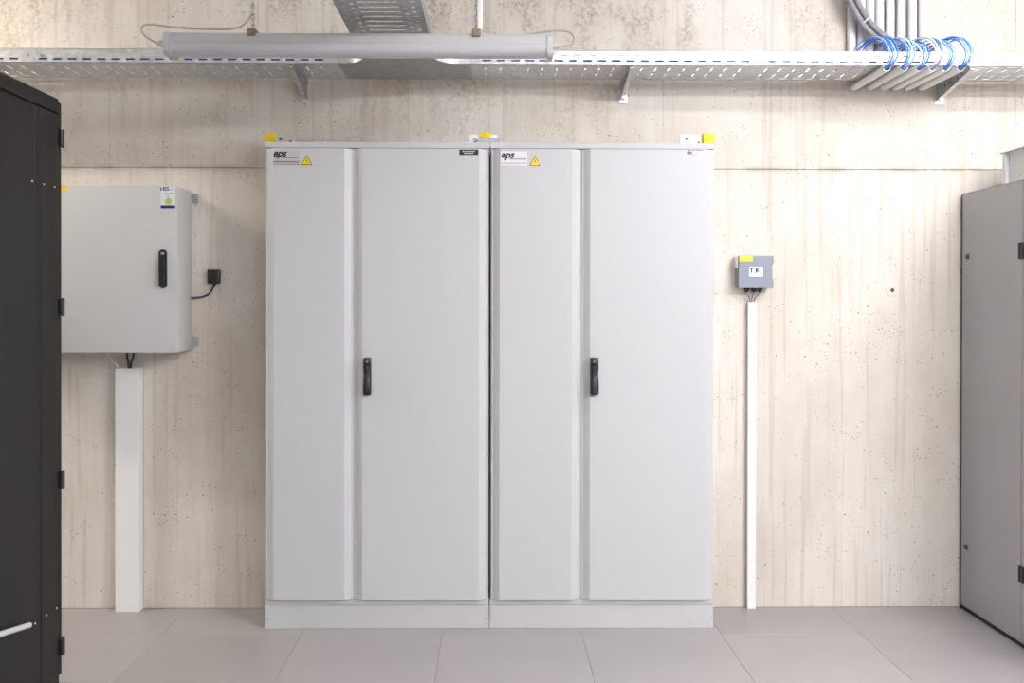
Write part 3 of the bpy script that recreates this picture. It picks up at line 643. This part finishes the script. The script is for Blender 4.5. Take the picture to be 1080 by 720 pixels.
# thick grey cables dropping from the ceiling into the tray
gy = 4.545
base_ = [at(px, py, gy) for px, py in ((884, -70), (888, -30), (896, 0), (909, 24), (925, 41), (943, 52), (960, 58.5), (985, 62))]
for off, dy_, nm in ((0.0, 0.0, 'lower left'), (0.0305, 0.0, 'upper right'), (0.0152, 0.0270, 'rearmost')):
    pts = []
    for i, p in enumerate(base_):
        d_ = base_[min(i+1, 7)] - base_[max(i-1, 0)]; n_ = Vector((-d_.z, 0, d_.x)).normalized()
        pts.append(p + n_*off + Vector((0, dy_, 0)))
    pts = [p for p in pts if p.z < Z_C - 0.03]; pts = [Vector((pts[0].x - 0.004, pts[0].y, Z_C - 0.001))] + pts
    cable('power_cable', pts, 0.0145, M_GCAB, nm + ' of three thick grey cables curving down into the tray', 'cable', 'thick grey cables beside the conduits', 12, 6)
p = at(911.5, 23, gy); q2 = (at(925, 41, gy) - at(905, 18, gy)).normalized()
n_ = Vector((-q2.z, 0, q2.x)); c_ = p + n_*0.0152 + Vector((0, 0.010, 0)); pts = [c_ + n_*(0.035*math.cos(a)) + Vector((0, 0.036*math.sin(a), 0)) for a in [2*math.pi*k/24 for k in range(25)]]
bm = bmesh.new(); add_tube(bm, pts, 0.0034, 6); tag(obj('cable_tie', bm, M_WHITE, None, True), 'white cable tie around the thick grey cables', 'cable tie')

# ------------------------------------------------------------------ luminaires
def luminaire(cx, cy, zb, length, hgt, dep, label, group, lit=0.0):
    t = thing('tube_luminaire', (cx, cy, zb), label, 'lamp', group)
    x0, x1 = cx-length/2, cx+length/2; e = 0.022
    zm = zb + hgt*0.52
    obj('housing', prism([(cy-dep/2, zm), (cy-dep*0.46, zb+hgt*0.86), (cy-dep*0.36, zb+hgt), (cy+dep*0.36, zb+hgt), (cy+dep*0.46, zb+hgt*0.86), (cy+dep/2, zm)], 'x', x0+e, x1-e), M_LUMH, t)
    n = 9; low = [(cy-dep*0.485*math.cos(math.pi*k/n), zm - (zm-zb)*math.sin(math.pi*k/n)**0.6) for k in range(n+1)]
    obj('diffuser', prism(low + [(cy+dep*0.485, zm+0.002), (cy-dep*0.485, zm+0.002)], 'x', x0+e, x1-e), mat('lit_diffuser_%d' % lit, (0.9, 0.9, 0.9), 0.4, emit=(0.985, 0.99, 1.015) if cx > -3 else (1.0, 0.925, 0.82), estr=1.5*lit) if lit else M_LUMD, t, True, 50)
    obj('rim', box(x0+e*0.8, x1-e*0.8, cy-dep*0.51, cy+dep*0.51, zm-0.001, zm+0.004), M_LUMH, t)
    for a, b in ((x0, x0+e), (x1-e, x1)):
        obj('end_cap', prism([(cy-dep*0.515, zb+hgt*0.10), (cy-dep*0.515, zb+hgt*0.84), (cy-dep*0.38, zb+hgt*1.02), (cy+dep*0.38, zb+hgt*1.02), (cy+dep*0.515, zb+hgt*0.84), (cy+dep*0.515, zb+hgt*0.10), (cy+dep*0.40, zb-0.001), (cy-dep*0.40, zb-0.001)], 'x', a, b), M_LUMH, t)
    return t
YL = 3.70
a, b = at(172, 45, YL-0.05), at(583.5, 47, YL-0.05); zb = at(378, 57.3, YL-0.05).z; zt_ = at(378, 34, YL-0.05).z
LUM = luminaire((a.x+b.x)/2, YL, zb, b.x-a.x, zt_-zb, 0.10, 'unlit grey tube luminaire hanging on chains in front of the cable tray', None)
gl = []
for X, s in ((a.x, -1), (b.x, 1)):
    z = zb + (zt_-zb)*0.55; bm = bmesh.new(); add_cyl(bm, (X-s*0.002, YL-0.02, z), (X+s*0.019, YL-0.02, z), 0.0135, n=6); add_cyl(bm, (X+s*0.018, YL-0.02, z), (X+s*0.031, YL-0.02, z), 0.0115, 0.008, 14)
    obj('cable_gland', bm, M_LUMH, LUM); gl.append((X+s*0.026, z))
def chain(X, Y, z0, z1, label):
    bm = bmesh.new(); n = int((z1-z0)/0.019); st_ = (z1-z0)/n
    for i in range(n):
        zc = z0 + (i+0.5)*st_; pts = []
        for k in range(13):
            a_ = 2*math.pi*k/12; u = 0.0055*math.cos(a_); v = 0.0062*math.sin(a_) + (0.006 if math.sin(a_) > 0 else -0.006)
            pts.append(Vector((X+u, Y, zc+v)) if i % 2 == 0 else Vector((X, Y+u, zc+v)))
        add_tube(bm, pts, 0.0021, 6)
    tag(obj('hanging_chain', bm, M_GALV_DULL, None, True), label, 'chain', 'chains holding the luminaire')
for px, lab in ((268.3, 'link chain holding the left end of the unlit luminaire'), (502.5, 'link chain holding the right end of the unlit luminaire beside a white strap')):
    X = at(px, 35, YL).x
    obj('hanging_clip', box(X-0.016, X+0.016, YL-0.056, YL+0.03, zt_-0.014, zt_+0.014, 0.003, 1), M_BRASS, LUM)
    chain(X, YL-0.02, zt_+0.0145, Z_C-0.001, lab)
X = at(506, 30, YL-0.03).x
tag(obj('suspension_strap', box(X-0.0095, X+0.0095, YL-0.046, YL-0.030, zt_+0.0145, Z_C-0.001, 0.004, 2), M_WHITE, None, True), 'white strap beside the right chain of the luminaire', 'strap')
Q = lambda px, py: at(px, py, YL-0.01)
cx0 = at(268.3, 35, YL).x
cable('luminaire_cable', [(gl[0][0], YL-0.02, gl[0][1]), Q(158, 41.5), Q(152, 36.5), Q(149, 30), Q(153, 26), Q(162, 25.6), Q(180, 28.3), Q(205, 30), Q(235, 30.4), Q(250, 29), Q(259, 24), Q(265, 15), Q(267, 5), (cx0-0.006, YL-0.008, Z_C-0.25), (cx0-0.006, YL-0.006, Z_C-0.001)], 0.0042, mat('beige_cable_sheath', (0.47, 0.43, 0.40), 0.5), 'thin grey cable looping from the left end of the luminaire to its chain')
cable('luminaire_cable', [(gl[1][0], YL-0.02, gl[1][1]), Q(597, 48.6), Q(603.5, 46), Q(605.5, 40), Q(602, 34.5), Q(592, 32.2), Q(578, 33), Q(562, 35.3), (Q(550, 36).x, YL+0.01, zt_+0.006)], 0.0042, mat('beige_cable_sheath', (0.47, 0.43, 0.40), 0.5), 'thin cable looping over the right end of the luminaire')
for k, (lx, ly, lw) in enumerate(LAMPS):
    t = luminaire(lx, ly, LAMP_Z-0.04, 1.44, 0.085, 0.10, 'lit tube luminaire on the ceiling outside the picture', 'lit ceiling luminaires', lw)
    for s in (-0.45, 0.45): obj('hanger_rod', cyl((lx+s, ly, LAMP_Z+0.04), (lx+s, ly, Z_C), 0.005, n=8), M_GALV_DULL, t)

# ------------------------------------------------------------------ black rack on the left
YR1, YR0, XK = 3.745, 2.545, -1.62
XK = at(65.3, 400, YR1).x; ZR = at(64.5, 105.5, YR1).z
rk = thing('server_rack', (XK-0.4, (YR0+YR1)/2, 0), 'tall black server rack at the left edge of the picture', 'server rack')
RW = 0.80
ya = lambda px, py=400: atx(px, py, XK).y
y43, y37, y60 = ya(43.5), ya(37.5), ya(60.5)
obj('rack_body', box(XK-RW+0.01, XK-0.012, YR0+0.02, YR1-0.02, 0.02, ZR-0.02), M_RACK, rk)
fr = bmesh.new()
add_box(fr, XK-RW, XK, YR0, YR1-0.022, ZR-0.055, ZR, 0.006, 2)           # top cover
obj('top_cover', fr, M_RACK, rk)
obj('base', box(XK-RW, XK-0.002, YR0, YR1-0.022, 0.0, 0.06, 0.002, 1), M_RACK, rk)
obj('side_panel', box(XK-0.013, XK-0.001, YR0+0.01, y37-0.002, 0.062, ZR-0.060, 0.002, 1), M_RACK, rk)
obj('cover_strip', box(XK-0.013, XK-0.003, y37, y43-0.001, 0.062, ZR-0.060, 0.002, 1), M_RACK, rk)
obj('corner_post', box(XK-0.013, XK-0.0005, y43+0.002, y60-0.002, 0.062, ZR-0.060, 0.003, 2), M_RACK, rk)
obj('rear_frame', box(XK-0.02, XK-0.002, y60, YR1-0.024, 0.062, ZR-0.060, 0.002, 1), M_RACK, rk)
rd = obj('rear_door', box(XK-RW+0.004, XK-0.001, YR1-0.020, YR1, 0.03, ZR-0.012, 0.003, 2), M_RACK, rk)
for py in (146.5, 323.5, 505, 680):
    z = at(66, py, YR1).z; hb = bmesh.new()
    add_box(hb, XK-0.001, XK+0.013, YR1-0.026, YR1-0.002, z-0.031, z+0.031, 0.003, 1); add_cyl(hb, (XK+0.006, YR1-0.004, z-0.034), (XK+0.006, YR1-0.004, z+0.034), 0.0055, n=10)
    obj('hinge', hb, M_BLACK, rk)
M_RIV = mat('bright_rivet', (0.75, 0.74, 0.73), 0.4, 0.2)
for px, py in ((34, 191), (46.3, 194.2), (57.6, 197), (37, 657.3), (49, 648.6), (59.8, 641.2)):
    p = atx(px, py, XK); obj('rivet', cyl((XK-0.002, p.y, p.z), (XK+0.002, p.y, p.z), 0.0042, 0.003, 10), M_RIV, rk)
p0, p1 = atx(31, 659, XK+0.03), atx(-40, 681, XK+0.03)                   # pale streak on its flank, built as a bar
gb = obj('pale_bar', tube([p0, (p0+p1)/2, p1], 0.0095, 12, 4), M_PIPE, rk, True, 60); gb['label'] = 'pale grey bar'
for f in (0.12, 0.9):
    p = p0.lerp(p1, f); obj('bar_standoff', cyl((XK-0.002, p.y, p.z), (XK+0.026, p.y, p.z), 0.005, n=10), M_RACK, rk)

# ------------------------------------------------------------------ dark grey rack on the right
YG1 = Y_WALL - 0.02; XG = at(1013.2, 420, YG1).x; ZG = at(1014, 204.5, YG1).z
gr = thing('equipment_rack', (XG+0.4, 4.1, 0), 'dark grey equipment rack at the right edge of the picture', 'rack')
yj = atx(1077.6, 420, XG).y; GY0 = 3.50
obj('rack_body', box(XG+0.012, XG+0.80, GY0+0.01, YG1-0.004, 0.022, ZG-0.004), mat('black_rack_inner', (0.02, 0.02, 0.022), 0.7), gr)
obj('base', box(XG+0.006, XG+0.80, GY0, YG1, 0.0, 0.022), M_RACK, gr)
obj('top_cover', box(XG+0.001, XG+0.80, GY0, YG1, ZG-0.0035, ZG, 0.001, 1), M_GREYRACK, gr)
pa = obj('side_panel', box(XG, XG+0.013, yj+0.002, YG1-0.010, 0.020, ZG-0.004, 0.003, 2), M_GREYRACK, gr)
pb = obj('side_panel', box(XG, XG+0.013, GY0+0.004, yj-0.002, 0.020, ZG-0.004, 0.003, 2), M_GREYRACK, gr)
obj('corner_post', box(XG+0.002, XG+0.02, YG1-0.009, YG1, 0.0, ZG-0.004), M_RACK, gr)
for px, py in ((1021, 270.5), (1019.5, 576.5)):
    p = atx(px, py, XG); bm = bmesh.new(); add_cyl(bm, (XG+0.001, p.y, p.z), (XG-0.004, p.y, p.z), 0.013, 0.012, 16); add_cyl(bm, (XG-0.003, p.y, p.z), (XG-0.010, p.y, p.z), 0.010, 0.008, 16)
    obj('quarter_turn_lock', bm, M_BLACK, pa, True, 40)
for py in (264.5, 605.5):
    p = atx(1077.6, py, XG); bm = bmesh.new(); add_box(bm, XG-0.010, XG+0.001, p.y-0.024, p.y+0.013, p.z-0.035, p.z+0.035, 0.003, 1); add_cyl(bm, (XG-0.010, p.y, p.z-0.033), (XG-0.010, p.y, p.z+0.033), 0.005, n=10)
    obj('hinge', bm, M_BLACK, gr)
# pale cable channel standing on it
X0 = XG + 0.13; P0 = atx(1062, 161.5, X0); ye = P0.y; zc_ = P0.z
M_CH = mat('pale_channel_paint', (0.70, 0.71, 0.73), 0.4)
ch = thing('cable_channel', (X0+0.1, 3.9, ZG), 'pale grey cable channel standing on top of the dark grey rack', 'cable channel')
obj('side_plate', box(X0, X0+0.003, GY0+0.02, ye-0.02, ZG+0.0005, zc_), M_CH, ch)
obj('side_plate', box(X0+0.25, X0+0.253, GY0+0.02, ye-0.02, ZG+0.0005, zc_), M_CH, ch)
obj('rim', box(X0-0.020, X0+0.003, GY0+0.02, ye+0.03, zc_, zc_+0.004), M_CH, ch)
obj('end_post', box(X0-0.016, X0+0.02, ye-0.018, ye+0.012, ZG+0.0005, zc_-0.001, 0.006, 2), M_CH, ch)
obj('end_plate', box(X0+0.003, X0+0.25, ye-0.022, ye-0.019, ZG+0.0005, zc_), M_CH, ch)
